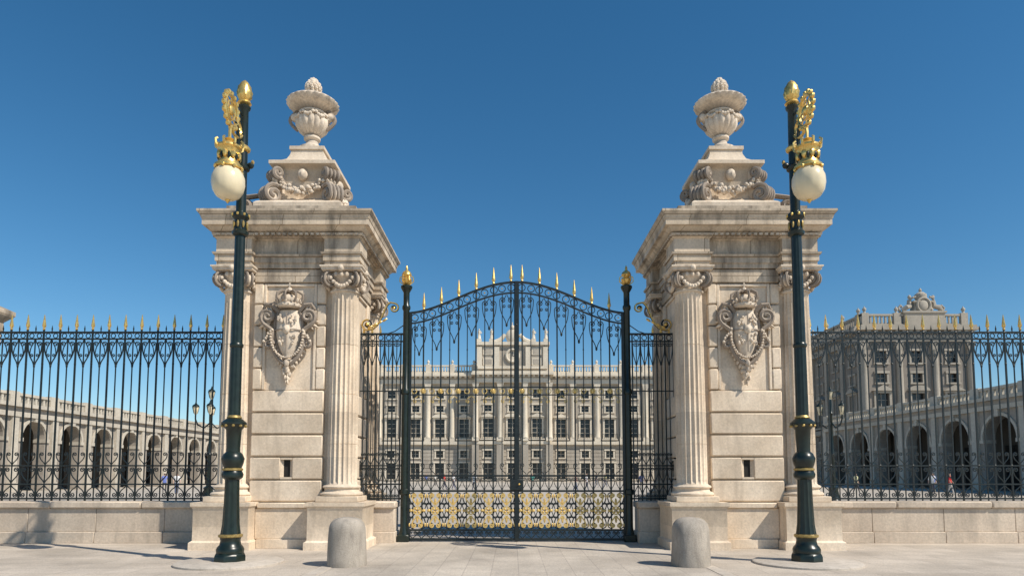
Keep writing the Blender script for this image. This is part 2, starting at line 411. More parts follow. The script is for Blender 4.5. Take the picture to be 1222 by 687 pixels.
        for i in range(5):
            b.ell(tuple(d*(.90+.02*i)+Vector((0,0,8.62-.09*i))),(.07,.07,.06),m,7,5)
        a2=q*pi/2; ee=Vector((cos(a2),sin(a2),0)); t=Vector((-sin(a2),cos(a2),0))
        for i in range(17):
            w=(i-8)/8
            zz=8.22+.36*w*w; rr=.10-.035*abs(w)
            for kk in range(5):
                j=Vector((random.uniform(-.06,.06),random.uniform(-.06,.06),random.uniform(-.07,.07)))
                b.ell(tuple(ee*(.80-.10*abs(w))+t*(w*.60)+Vector((0,0,zz))+j),rr*random.uniform(.4,.7),m,7,5)
        b.ell(tuple(ee*.68+Vector((0,0,8.66))),(.12,.12,.14),m,8,6)
        for sg in(-1,1):
            for i in range(5): b.ell(tuple(ee*.72+t*(sg*.60)+Vector((0,0,8.5-.08*i))),(.06-.006*i,.06,.05),m,6,5)
    def gad(a,z,r):
        if 9.93<z<10.46: return r*(1+.11*abs(sin(a*8)))
        if 10.60<z<10.80: return r*(1+.06*abs(sin(a*12)))
        if 10.83<z<10.98: return r*(1+.08*abs(sin(a*8)))
        return r
    prof=[(.33,9.53),(.33,9.60),(.24,9.64),(.16,9.72),(.14,9.80),(.20,9.85),(.20,9.90),(.15,9.93),(.22,9.98),(.32,10.08),(.37,10.2),(.37,10.32),(.33,10.42),(.29,10.46),
          (.33,10.49),(.33,10.52),(.29,10.55),(.37,10.61),(.50,10.65),(.58,10.70),(.61,10.76),(.58,10.81),(.49,10.83),(.42,10.84),(.35,10.92),(.24,10.98),(.16,11.01),(.12,11.05)]
    b.lathe(prof,0,0,m,seg=96,rf=gad)
    for k in range(7):
        z=11.08+.053*k; R=(.15,.185,.20,.19,.16,.115,.06)[k]; cnt=max(5,int(R*60))
        for i in range(cnt):
            a=2*pi*(i+.5*(k%2))/cnt; b.ell((R*.85*cos(a),R*.85*sin(a),z),(.05,.05,.045),m,6,5)
    b.ell((0,0,11.22),(.17,.17,.2),m,12,8); b.ell((0,0,11.42),(.04,.04,.06),m,7,5)
    for s in(-1,1):
        b.tube([(s*(.36+.2*sin(pi*t)),0,10.10+.5*t) for t in [i/8 for i in range(9)]],.045,m,seg=6)
        b.ell((s*.44,0,10.42),(.11,.12,.1),m,8,6)
    for q in range(8):
        for i in range(5):
            a=2*pi*q/8+ (i-2)*.15; b.ell((.40*cos(a),.40*sin(a),10.40-.07*(1-((i-2)/2)**2)),.045,m,6,5)
    b.obj('urn_finial',e)
    # ---- coat of arms (front and back)
    for k in(0,2):
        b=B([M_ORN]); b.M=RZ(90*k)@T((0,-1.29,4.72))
        nu,nv=16,16; vs=[];fs=[]
        for j in range(nv+1):
            v=j/nv; zz=-.60+1.10*v
            w=.30*(math.sin(pi*min(.5,.04+v*.75)))**.7
            if v>.8: w*=1-.25*(v-.8)/.2
            for i in range(nu+1):
                u=-1+2*i/nu; yy=-.05-.20*math.sqrt(max(0,1-u*u))*(.45+.55*sin(pi*min(max(v,.05),.95)))
                vs.append((u*w,yy,zz))
        for j in range(nv):
            for i in range(nu):
                a=j*(nu+1)+i; fs.append((a,a+1,a+nu+2,a+nu+1))
        b.add(vs,fs,m)
        b.tube([(x*1.02,-.10,z) for x,z in [(vs[j*(nu+1)][0],vs[j*(nu+1)][2]) for j in range(nv+1)]],.032,m,seg=5)
        b.tube([(x*1.02,-.10,z) for x,z in [(vs[j*(nu+1)+nu][0],vs[j*(nu+1)+nu][2]) for j in range(nv+1)]],.032,m,seg=5)
        b.tube([(0,-.26,-.45),(0,-.275,.42)],.016,m,n=(1,0,0)); b.tube([(-.29,-.15,.05),(-.15,-.26,.05),(.15,-.26,.05),(.29,-.15,.05)],.016,m,n=(0,0,1))
        for x,z in((-.14,.26),(.14,.26),(-.13,-.16),(.13,-.16)):
            for i in range(8): b.ell((x+random.uniform(-.07,.07),-.235,z+random.uniform(-.11,.11)),(random.uniform(.018,.035),.03,random.uniform(.025,.055)),m,6,5)
        b.ell((0,-.27,.05),(.08,.05,.10),m,10,6); b.ell((0,-.31,.05),(.035,.03,.05),m,7,5)
        for s in(-1,1):
            p=spiral(s*.45,.36,.15,1.5,(pi if s<0 else 0),(-1 if s<0 else 1),n=20,rmin=.2)
            path=bez((s*.06,-.70),(s*.26,-.60),(s*.40,-.30),(s*.34,-.02),8)+bez((s*.34,-.02),(s*.30,.12),(s*.60,.12),p[0],6)[1:-1]+p
            b.tube([(x,-.14,z) for x,z in path],.048,m,seg=6,flat=1.5)
            p=spiral(s*.34,-.26,.11,1.5,(0 if s<0 else pi),(1 if s<0 else -1),n=16,rmin=.2)
            b.tube([(x+s*.07,-.13,z) for x,z in p],.04,m,seg=6,flat=1.6)
            for i in range(8):
                a=radians(-50+20*i); L=.20+.05*sin(i*1.3)
                b.ell((s*(.40+L*.6*cos(a)),-.09-.01*(i%2),.30+L*.9*sin(a)),(L*.62,.05,.036),m,8,6,R=Matrix.Rotation(-(a if s>0 else pi-a),3,'Y'))
            for i in range(7):
                b.ell((s*(.40-.045*i),-.10-.02*(i%2),-.18-.09*i),(.10,.06,.036),m,7,5,R=Matrix.Rotation(s*(.9+.05*i),3,'Y'))
            b.tube([(s*.24,-.1,.48),(s*.36,-.15,.62),(s*.50,-.14,.64),(s*.57,-.1,.54),(s*.50,-.1,.48)],[.045,.05,.045,.035,.02],m,seg=6)
            for i in range(6): b.ell((s*(.33+.035*i)+random.uniform(-.02,.02),-.2,.05-.05*i+random.uniform(-.02,.02)),(.03,.04,.035),m,6,5)
        for i in range(26):
            a=pi*(1+i/25); b.ell((.36*cos(a),-.22,-.05+.52*sin(a)),(.026,.035,.03) if i%2 else (.036,.04,.022),m,6,5)
        b.ell((0,-.2,-.70),(.06,.07,.09),m,8,6); b.ell((0,-.18,-.80),(.045,.05,.08),m,8,6)
        for i,(rr,zz) in enumerate(((.15,-.66),(.13,-.76),(.11,-.85),(.085,-.94),(.06,-1.02),(.035,-1.10))):
            for q in range(4):
                b.ell((random.uniform(-1,1)*rr*.8,-.10+random.uniform(-.05,.02),zz+random.uniform(-.03,.03)),(rr*.42,.06,.06),m,7,5)
        b.lathe([(.22,.56),(.245,.58),(.245,.64),(.225,.66)],0,-.10,m,seg=20)
        for i in range(12):
            a=2*pi*i/12; b.ell((.25*cos(a),-.10+.25*sin(a),.70),(.03,.03,.06),m,6,5); b.ell((.25*cos(a+.26),-.10+.25*sin(a+.26),.61),(.02,.02,.02),m,5,4)
        for i in range(8):
            a=2*pi*i/8
            b.tube([(cos(a)*r,-.10+sin(a)*r,z) for r,z in((.22,.66),(.30,.76),(.29,.86),(.18,.93),(.02,.92))],.028,m,n=(-sin(a),cos(a),0),seg=5)
        b.ell((0,-.10,.74),(.18,.18,.13),m,12,8); b.ell((0,-.10,.97),(.06,.06,.06),m,8,6)
        b.box(-.015,.015,-.115,-.085,1.01,1.13,m); b.box(-.045,.045,-.113,-.087,1.06,1.09,m)
        b.obj('coat_of_arms',e)
    return e
PX,PY=5.07,16.35
pier(-PX,PY,'gate_pier',-1); pier(PX,PY,'gate_pier.001',1)

# ------------------------------------------------------------------ low wall + fence
def low_wall(x0,x1,name,e=None):
    b=B([M_WALL]); L=x1-x0; n=max(1,round(L/1.7)); w=L/n
    for i in range(n):
        a,c=x0+i*w,x0+(i+1)*w
        b.box(a+.003,c-.003,PY-.36,PY+.36,0,.26,M_WALL,.012)
        b.box(a+.003,c-.003,PY-.30,PY+.30,.26,.80,M_WALL,.010)
    n=max(1,round(L/2.2)); w=L/n
    for i in range(n):
        a,c=x0+i*w,x0+(i+1)*w
        b.box(a+.003,c-.003,PY-.37,PY+.37,.803,.965,M_WALL,.03)
    return b.obj(name,e)
def spike(b,x,y,z,h=.30,r=.035):
    b.lathe([(.018,z),(.036,z+.02),(.02,z+.05),(r,z+.10),(r*.85,z+.15),(.006,z+h)],x,y,M_GOLD,seg=8)
U=.39
def fence(x0,x1,name):
    b=B([M_IRON,M_GOLD]); y=PY; I=M_IRON
    n=max(1,round((x1-x0)/U)); u=(x1-x0)/n
    for z,h in((5.02,.045),(4.86,.035),(1.80,.035),(1.36,.035),(1.02,.04)):
        b.box(x0,x1,y-.025,y+.025,z-h/2,z+h/2,I)
    for i in range(n+1):
        x=x0+i*u
        b.box(x-.017,x+.017,y-.017,y+.017,.965,5.12,I); spike(b,x,y,5.08,.38,.044)
        b.ell((x,y,5.02),.04,I,6,5); b.ell((x,y,4.25),.03,I,6,5); b.ell((x,y,1.8),.036,I,6,5)
        if i<n:
            xc=x+u/2
            b.box(xc-.011,xc+.011,y-.011,y+.011,.965,4.86,I)
            b.lathe([(.008,4.98),(.022,5.02),(.012,5.07),(.02,5.1),(.002,5.2)],xc,y,I,seg=6)
            ring(b,x+u*.27,y,4.94,.055,.012,I,10); ring(b,x+u*.73,y,4.94,.055,.012,I,10)
            lyre(b,xc,y,4.22,4.80,u*.42,.015,I,R=.065)
            lyre(b,xc,y,4.84,4.42,u*.30,.012,I,R=.045)
            b.ell((xc,y,4.20),(.03,.02,.05),I,6,5)
            lyre(b,xc,y,1.83,2.12,u*.36,.012,I,R=.05)
            lyre(b,xc,y,1.40,1.76,u*.42,.014,I,R=.06)
            lyre(b,xc,y,1.33,1.05,u*.42,.014,I,R=.06)
    return b.obj(name)
low_wall(-13.0,-6.62,'stone_wall'); low_wall(6.62,13.3,'stone_wall.001')
fence(-13.05,-6.33,'iron_fence'); fence(6.33,13.4,'iron_fence.001')
low_wall(-27,-14.6,'stone_wall.002'); low_wall(15.0,27,'stone_wall.003')
fence(-27,-14.5,'iron_fence.002'); fence(14.9,27,'iron_fence.003')
def fpier(cx,name):
    b=B([M_STONE,M_STONE2]); b.M=T((cx,PY,0)); d=.22
    b.rect([(.82,.82,0),(.82,.82,.2),(.76,.76,.25),(.76,.76,.85),(.82,.82,.9),(.82,.82,1.0),(.66,.66,1.05),(.66,.66,4.7+d)],0,0,M_STONE)
    for i in range(7):
        b.box(-.69,.69,-.69,.69,1.1+i*.5,1.56+i*.5,M_STONE,.02)
    b.rect([(h,h,z+d) for h,z in((.70,4.7),(.70,4.95),(.73,5.0),(.73,5.2),(.80,5.28),(.86,5.34),(.90,5.40),(.90,5.5),(.80,5.55),(.5,5.7))],0,0,M_STONE2)
    b.ell((0,0,6.0+d),(.38,.38,.38),M_STONE,20,14)
    b.lathe([(.3,5.6+d),(.2,5.66+d),(.22,5.7+d)],0,0,M_STONE)
    b.obj(name)
fpier(-13.74,'stone_pier'); fpier(14.15,'stone_pier.001')

# ------------------------------------------------------------------ gate
def gate():
    e=empty('iron_gate',(0,0,0)); I=M_IRON; G=M_GOLD; GP=M_GILT; y=PY; W=2.68
    def top(x): return 5.50+.76*(.5+.5*cos(pi*min(1,abs(x)/2.62)))**.85
    b=B([I,G,M_GREEN])
    for s in(-1,1):
        x=s*W
        b.box(x-.14,x+.14,y-.14,y+.14,0,.18,M_GREEN,.02)
        b.lathe([(.12,.18),(.10,.26),(.085,.34),(.085,1.1),(.11,1.13),(.11,1.22),(.085,1.25),(.08,3.5),(.105,3.53),(.105,3.62),(.08,3.66),(.075,5.55),(.10,5.6),(.10,5.66),(.075,5.7),(.075,6.0),(.12,6.08),(.14,6.12),(.14,6.16),(.05,6.2)],x,y,M_GREEN,seg=14)
        b.lathe([(.05,6.19),(.10,6.24),(.13,6.32),(.10,6.36),(.07,6.38),(.12,6.44),(.10,6.5),(.03,6.56),(.03,6.62),(.005,6.68)],x,y,G,seg=14)
        for k in range(6):
            a=k*pi/3; b.tube([(x+cos(a)*r,y+sin(a)*r,z) for r,z in((.08,6.2),(.17,6.28),(.16,6.38),(.08,6.42))],.016,G,n=(-sin(a),cos(a),.01))
    b.obj('gate_posts',e)
    for s,nm in((-1,'left_leaf'),(1,'right_leaf')):
        b=B([I,G,GP]); xa,xb=.03,2.57; n=12; u=(xb-xa)/n
        X=lambda v:s*v
        def hb(z,h,a=xa,c=xb,d=.024):
            p,q=sorted((X(a),X(c))); b.box(p,q,y-d,y+d,z-h/2,z+h/2,I)
        for z,h in((.06,.06),(.28,.045),(1.20,.045),(1.56,.045),(3.50,.025),(3.68,.025)): hb(z,h)
        for off,r in((0,.034),(-.26,.026),):
            pts=[(X(xa+(xb-xa)*i/30),y,top(xa+(xb-xa)*i/30)+off) for i in range(31)]
            b.tube(pts,r,I,seg=4)
        for xx,w in((xa,.03),(xb,.03)): 
            b.box(X(xx)-w,X(xx)+w,y-.03,y+.03,.03,top(xx)+.02,I)
        for i in range(n):
            x=xa+u*(i+.5); xw=X(x)
            main=(i%2==0)
            w=.017 if main else .011
            b.box(xw-w,xw+w,y-w,y+w,.28,top(x)-(0 if main else .26),I)
            if main:
                spike(b,xw,y,top(x)+.02,.42,.046); b.ell((xw,y,top(x)-.26),.035,I,6,5)
                b.ell((xw,y,3.59),(.04,.04,.07),GP,6,5)
                b.ell((xw,y,1.56),.035,I,6,5); 
            b.ell((xw,y,4.6),.02,I,6,5)
        nu=6; uu=(xb-xa)/nu
        for i in range(nu):
            xc=X(xa+uu*(i+.5)); ax=abs(xc); t=top(ax)
            for q in(-.27,.27):
                xx=ax+q*uu; ring(b,X(xx),y,top(xx)-.13,.085,.014,I)
                b.ell((X(xx),y,top(xx)-.13),(.02,.02,.02),G,6,4)
            xm=X(xa+uu*(i+.5))
            lyre(b,xm,y,t-1.02,t-.36,uu*.40,.014,I,R=.075)
            lyre(b,xm,y,t-.30,t-.62,uu*.26,.012,I,R=.045)
            b.ell((xm,y,t-1.04),(.028,.02,.05),I,6,5)
            for q in(-.25,.25):
                ring(b,xm+q*uu,y,3.59,.06,.014,GP,10)
            lyre(b,xm,y,3.48,3.30,uu*.30,.012,GP,R=.04)
            for q in(-.25,.25):
                lyre(b,xm+q*uu,y,1.23,1.52,uu*.22,.011,I,R=.045)
            lyre(b,xm,y,1.59,1.86,uu*.36,.012,I,R=.05)
            lyre(b,xm,y,.74,1.17,uu*.46,.018,I,R=.085)
            lyre(b,xm,y,.74,.31,uu*.46,.018,I,R=.085)
            yg=y-.020
            ring(b,xm,yg,.74,.088,.021,GP,14)
            for q in range(4):
                a=q*pi/2+pi/4; b.ell((xm+.045*cos(a),yg-.005,.74+.045*sin(a)),(.03,.02,.03),GP,6,5)
            lyre(b,xm,yg,.86,1.14,uu*.29,.022,GP,R=.050); lyre(b,xm,yg,.62,.34,uu*.29,.022,GP,R=.050)
            b.ell((xm,yg,.95),(.028,.02,.085),GP,6,5); b.ell((xm,yg,.53),(.028,.02,.085),GP,6,5)
            for q in(-1,1):
                lyre(b,xm+q*uu*.36,y,.74,.92,uu*.12,.014,I,R=.024); lyre(b,xm+q*uu*.36,y,.74,.56,uu*.12,.014,I,R=.024)
                b.ell((xm+q*uu*.36,yg,.74),(.045,.02,.035),GP,6,5)
                b.ell((xm+q*uu*.44,yg,1.08),(.022,.02,.05),GP,6,5); b.ell((xm+q*uu*.44,yg,.40),(.022,.02,.05),GP,6,5)
            for q in(-.25,.25):
                lyre(b,xm+q*uu,y,.09,.25,uu*.23,.014,I,R=.04)
        b.obj(nm,e)
    b=B([I,G])
    b.box(-.04,.04,y-.05,y+.05,.02,6.28,I); b.box(-.16,.16,y-.08,y-.052,1.22,1.48,I,.012); b.ell((.06,y-.1,1.36),.025,G)
    for z in(1.2,3.59,5.2): b.ell((0,y,z),(.06,.06,.05),I,8,6)
    b.obj('lock_stile',e)
    for s in(-1,1):
        b=B([I,G]); xa,xb=2.80,3.79; X=lambda v:s*v; n=5; u=(xb-xa)/n
        for z,h in((4.98,.045),(4.80,.03),(3.59,.025),(1.80,.035),(1.36,.035),(1.02,.04)):
            p,q=sorted((X(xa-.05),X(xb))); b.box(p,q,y-.025,y+.025,z-h/2,z+h/2,I)
        for i in range(n+1):
            x=X(xa+i*u); b.box(x-.016,x+.016,y-.016,y+.016,.965,4.98,I)
            if i<n:
                xc=X(xa+(i+.5)*u); w=.010; b.box(xc-w,xc+w,y-w,y+w,.965,4.8,I)
                ring(b,xc,y,4.89,.06,.013,I,12)
                for z0,z1,r in((4.22,4.76,.05),(1.40,1.76,.04),(1.33,1.05,.04),(1.83,2.1,.04)):
                    lyre(b,xc,y,z0,z1,u*.44,.013,I,R=r)
        sp=spiral(X(3.62),5.22,.15,1.6,(-pi/2),s*1,n=20,rmin=.15)
        up=spiral(X(2.98),5.62,.12,1.4,(pi/2),s*1,n=18,rmin=.15)
        path=up[::-1]+bez(up[0],(X(3.25),5.9),(X(3.2),5.07),sp[0],8)[1:-1]+sp
        b.tube(P3(path,y),.024,I,seg=5)
        b.tube([(px,py-.028,pz) for px,py,pz in P3(path[8:34],y)],.018,G,seg=4)
        b.ell((X(3.62),y,5.22),.05,G,8,6); b.ell((X(2.98),y,5.62),.04,G,8,6)
        for i in range(4):
            b.ell((X(3.2+.12*i),y-.02,5.32-.06*i),(.07,.03,.03),G,7,5,R=Matrix.Rotation(s*.6,3,'Y'))
        for xx in(3.3,3.5,3.7): b.lathe([(.012,4.99),(.03,5.03),(.004,5.2)],X(xx),y,G,seg=6)
        b.tube([(X(2.74),y,5.2),(X(2.95),y,5.05),(X(3.1),y,5.0)],.014,I)
        b.obj('side_panel',e)
gate()
for s,nm in((-1,'stone_plinth'),(1,'stone_plinth.001')):
    b=B([M_WALL]); xa,xb=sorted((s*2.84,s*3.50))
    b.box(xa,xb,PY-.36,PY+.36,0,.26,M_WALL,.012); b.box(xa+.02,xb-.02,PY-.30,PY+.30,.26,.80,M_WALL,.01); b.box(xa-.01,xb+.01,PY-.37,PY+.37,.803,.965,M_WALL,.03)
    b.obj(nm)

# ------------------------------------------------------------------ street lamps
def lamp(cx,cy,name):
    e=empty(name,(cx,cy,0)); D=M_GREEN; G=M_GOLD; OG=M_OLDGOLD
    b=B([D,G,M_DISC,OG])
    b.lathe([(.93,.0),(.93,.035),(.90,.05),(.30,.055)],0,0,M_DISC,seg=40)
    b.lathe([(.28,.05),(.28,.14),(.26,.18),(.24,.20)],0,0,D,seg=8)
    b.lathe([(.235,.20),(.24,.26),(.22,.30),(.185,.34),(.17,.42),(.185,.47)],0,0,D,seg=24)
    b.lathe([(.19,.47),(.21,.485),(.21,.515),(.18,.53)],0,0,OG,seg=24)
    def flute(a,z,r): return r*(1-.07*abs(sin(a*6)))
    b.lathe([(.175,.53),(.15,.7),(.132,1.1),(.125,1.50)],0,0,D,seg=72,rf=flute)
    b.lathe([(.13,1.50),(.18,1.54),(.19,1.60),(.16,1.66)],0,0,D,seg=24)
    b.lathe([(.16,1.66),(.18,1.67),(.18,1.70),(.15,1.71)],0,0,OG,seg=24)
    b.lathe([(.15,1.71),(.18,1.78),(.20,1.88),(.165,1.96),(.125,2.0)],0,0,D,seg=24)
    b.lathe([(.12,2.0),(.12,2.07)],0,0,D,seg=24)
    b.lathe([(.12,2.07),(.125,2.2),(.135,2.40),(.185,2.46),(.22,2.50),(.22,2.53),(.14,2.60)],0,0,D,seg=24)
    for i in range(10):
        a=2*pi*i/10; b.ell((.205*cos(a),.205*sin(a),2.47),(.03,.03,.025),OG,6,5)
    b.lathe([(.12,2.60),(.135,2.62),(.11,2.66)],0,0,OG,seg=20)
    b.lathe([(.108,2.66),(.102,4.0),(.096,5.2),(.092,6.0)],0,0,D,seg=60,rf=lambda a,z,r:r*(1-.06*abs(sin(a*6))))
    b.lathe([(.10,3.9),(.12,3.93),(.12,3.97),(.10,4.0)],0,0,D,seg=20)
    b.lathe([(.10,6.0),(.14,6.03),(.15,6.08),(.11,6.12),(.105,6.3),(.155,6.36),(.155,6.42),(.095,6.47)],0,0,D,seg=20)
    for i in range(8):
        a=2*pi*i/8; b.ell((.125*cos(a),.125*sin(a),6.21),(.022,.022,.07),OG,6,5); b.ell((.155*cos(a),.155*sin(a),6.39),(.024,.024,.03),G,6,5)
    b.lathe([(.09,6.47),(.088,7.25)],0,0,D,seg=20)
    for z in(7.25,7.62):
        b.lathe([(.09,z),(.13,z+.03),(.14,z+.07),(.095,z+.12)],0,0,G if z>7.5 else D,seg=20)
    for s in(-1,1):
        b.ell((s*.15,0,7.36),(.07,.05,.06),D,8,6); b.ell((s*.19,0,7.42),(.035,.03,.05),OG,6,5)
    b.lathe([(.088,7.37),(.088,7.62)],0,0,D,seg=20)
    b.lathe([(.088,7.74),(.08,8.42),(.11,8.46),(.12,8.50),(.08,8.54)],0,0,D,seg=20)
    b.lathe([(.07,8.53),(.13,8.57),(.11,8.61),(.075,8.63)],0,0,G,seg=20)
    b.lathe([(.08,8.63),(.125,8.70),(.135,8.78),(.115,8.88),(.07,8.97),(.01,9.03)],0,0,G,seg=48,rf=lambda a,z,r:r*(1+.12*sin(a*8+z*30)))
    b.obj('post',e)
    b=B([D,G]); N=(1,0,0)
    yz=lambda pts:[(0,p[0],p[1]) for p in pts]
    b.tube(yz(bez((-.08,7.45),(-.35,7.45),(-.12,7.95),(-.38,8.0),10)),.035,D,n=N,seg=6)
    b.tube(yz(bez((-.08,7.9),(-.2,7.75),(-.4,7.7),(-.58,7.82),8)),.030,G,n=N,seg=6)
    c=(-.58,8.12)
    b.tube([(0,c[0]+.27*cos(t),c[1]+.27*sin(t)) for t in [2*pi*i/24 for i in range(24)]],.035,G,n=N,seg=6,closed=True)
    b.tube([(0,c[0]+.16*cos(t),c[1]+.16*sin(t)) for t in [2*pi*i/20 for i in range(20)]],.02,G,n=N,seg=6,closed=True)
    for i in range(16):
        t=2*pi*i/16; b.ell((0,c[0]+.31*cos(t),c[1]+.31*sin(t)),(.045,.05,.05),G,6,5)
        if i%2==0: b.tube([(0,c[0]+.05*cos(t),c[1]+.05*sin(t)),(0,c[0]+.26*cos(t),c[1]+.26*sin(t))],.014,G,n=N)
    b.ell((0,*c),(.06,.09,.09),G,10,7)
    b.tube(yz(spiral(-.25,7.98,.15,1.4,-pi/2,1)),.025,G,n=N,seg=5)
    b.tube([(0,-.1,8.3),(0,-.2,8.33),(0,-.32,8.2)],.02,D,n=N)
    b.tube(yz([(-.58,7.82),(-.60,7.7),(-.60,7.5)]),.03,G,n=N,seg=6)
    b.obj('bracket',e)
    b=B([D,G,M_GLOBE]); L=-.60
    b.lathe([(.03,7.60),(.10,7.56),(.05,7.52)][::-1],0,L,G,seg=12)
    b.lathe([(.205,7.01),(.24,7.03),(.24,7.07),(.20,7.10)],0,L,G,seg=24)
    b.lathe([(.19,7.10),(.165,7.18),(.16,7.32),(.19,7.38)],0,L,G,seg=24)
    b.lathe([(.19,7.38),(.215,7.40),(.215,7.43),(.16,7.46),(.08,7.52),(.04,7.56)],0,L,G,seg=24)
    for i in range(8):
        a=2*pi*i/8; x,yy=cos(a),sin(a)
        b.tube([(x*r,L+yy*r,z) for r,z in((.17,7.38),(.24,7.43),(.25,7.50),(.21,7.53))],.022,G,n=(-yy,x,.01))
        b.ell((x*.18,L+yy*.18,7.25),(.042,.042,.08),G,6,5)
        a+=pi/8; b.ell((cos(a)*.17,L+sin(a)*.17,7.22),(.03,.03,.07),D,6,5)
        b.ell((x*.24,L+yy*.24,7.01),(.03,.03,.035),G,6,5)
    b.lathe([(.02,6.455),(.12,6.47),(.20,6.52),(.262,6.62),(.285,6.74),(.28,6.86),(.235,6.97),(.19,7.02)],0,L,M_GLOBE,seg=48,rf=lambda a,z,r:r*(1-.012*(abs(cos(a*6))**12)))
    b.lathe([(.005,6.39),(.03,6.42),(.045,6.45),(.03,6.47)],0,L,G,seg=12)
    b.obj('lantern',e)
lamp(-5.17,12.4,'street_lamp'); lamp(5.18,12.4,'street_lamp.001')

def candelabra(cx,cy,name):
    e=empty(name,(cx,cy,0)); D=M_GREEN; b=B([D,M_GOLD,M_GLOBE])
    b.lathe([(.38,0),(.38,.2),(.28,.3),(.22,.8),(.26,.9),(.12,1.0),(.09,2.5),(.13,2.6),(.08,2.7),(.06,4.6),(.12,4.7),(.05,4.8),(.04,5.5)],0,0,D,seg=16)
    def lan(x,y,z):
        b.lathe([(.03,z-.1),(.10,z),(.17,z+.30),(.17,z+.32)],x,y,M_GLOBE,seg=6)
        b.lathe([(.19,z+.32),(.16,z+.40),(.06,z+.47),(.03,z+.56),(.01,z+.62)],x,y,M_GREEN,seg=8)
        for q in range(6):
            a=q*pi/3; b.tube([(x+.10*cos(a),y+.10*sin(a),z),(x+.175*cos(a),y+.175*sin(a),z+.32)],.014,D,n=(-sin(a),cos(a),0))
    lan(0,0,5.5)
    for i in range(4):
        a=i*pi/2+.35
        b.tube([(cos(a)*r,sin(a)*r,z) for r,z in((.06,4.2),(.3,3.95),(.6,4.1),(.72,4.4),(.72,4.6))],.04,D,n=(-sin(a),cos(a),.01),seg=5)
        lan(cos(a)*.72,sin(a)*.72,4.7)
    b.obj('candelabrum',e)
candelabra(-15.6,35,'candelabra_lamp'); candelabra(16.3,35,'candelabra_lamp.001')

def bollard(cx,cy,name,sd):
    b=B([M_BOLL]); rn=random.Random(sd); ph=[rn.uniform(0,6) for _ in range(4)]
    prof=[(.335,0),(.34,.04),(.335,.2),(.328,.4),(.322,.56),(.315,.66),(.29,.74),(.24,.80),(.16,.838),(.06,.85),(.01,.851)]
    b.lathe(prof,cx,cy,M_BOLL,seg=40,rf=lambda a,z,r:r*(1+.012*sin(3*a+ph[0]+z*5)+.008*sin(7*a+ph[1]-z*9)))
    b.obj(name,ang=60)
bollard(-3.0,12.1,'stone_bollard',1); bollard(3.02,12.1,'stone_bollard.001',2)

# ------------------------------------------------------------------ palace
def wall_bay(b,x0,x1,ops,z0,z1,mat,th=.6,gm=M_GLASS,trim=None):
    xc=(x0+x1)/2; wmax=max(o[0] for o in ops)/2
    b.box(x0,xc-wmax,0,th,z0,z1,mat); b.box(xc+wmax,x1,0,th,z0,z1,mat)
    z=z0
    for w,za,zb in ops:
        b.box(xc-wmax,xc+wmax,0,th,z,za,mat)
        if w/2<wmax: 
            b.box(xc-wmax,xc-w/2,0,th,za,zb,mat); b.box(xc+w/2,xc+wmax,0,th,za,zb,mat)
        b.box(xc-w/2,xc+w/2,th-.15,th-.05,za,zb,gm)
        b.box(xc-.04,xc+.04,th-.2,th-.152,za,zb,trim)
        for q in range(1,int((zb-za)/1.3)+1):
            zz=za+(zb-za)*q/(int((zb-za)/1.3)+1); b.box(xc-w/2,xc+w/2,th-.2,th-.153,zz-.035,zz+.035,trim)
        z=zb
    b.box(xc-wmax,xc+wmax,0,th,z,z1,mat)
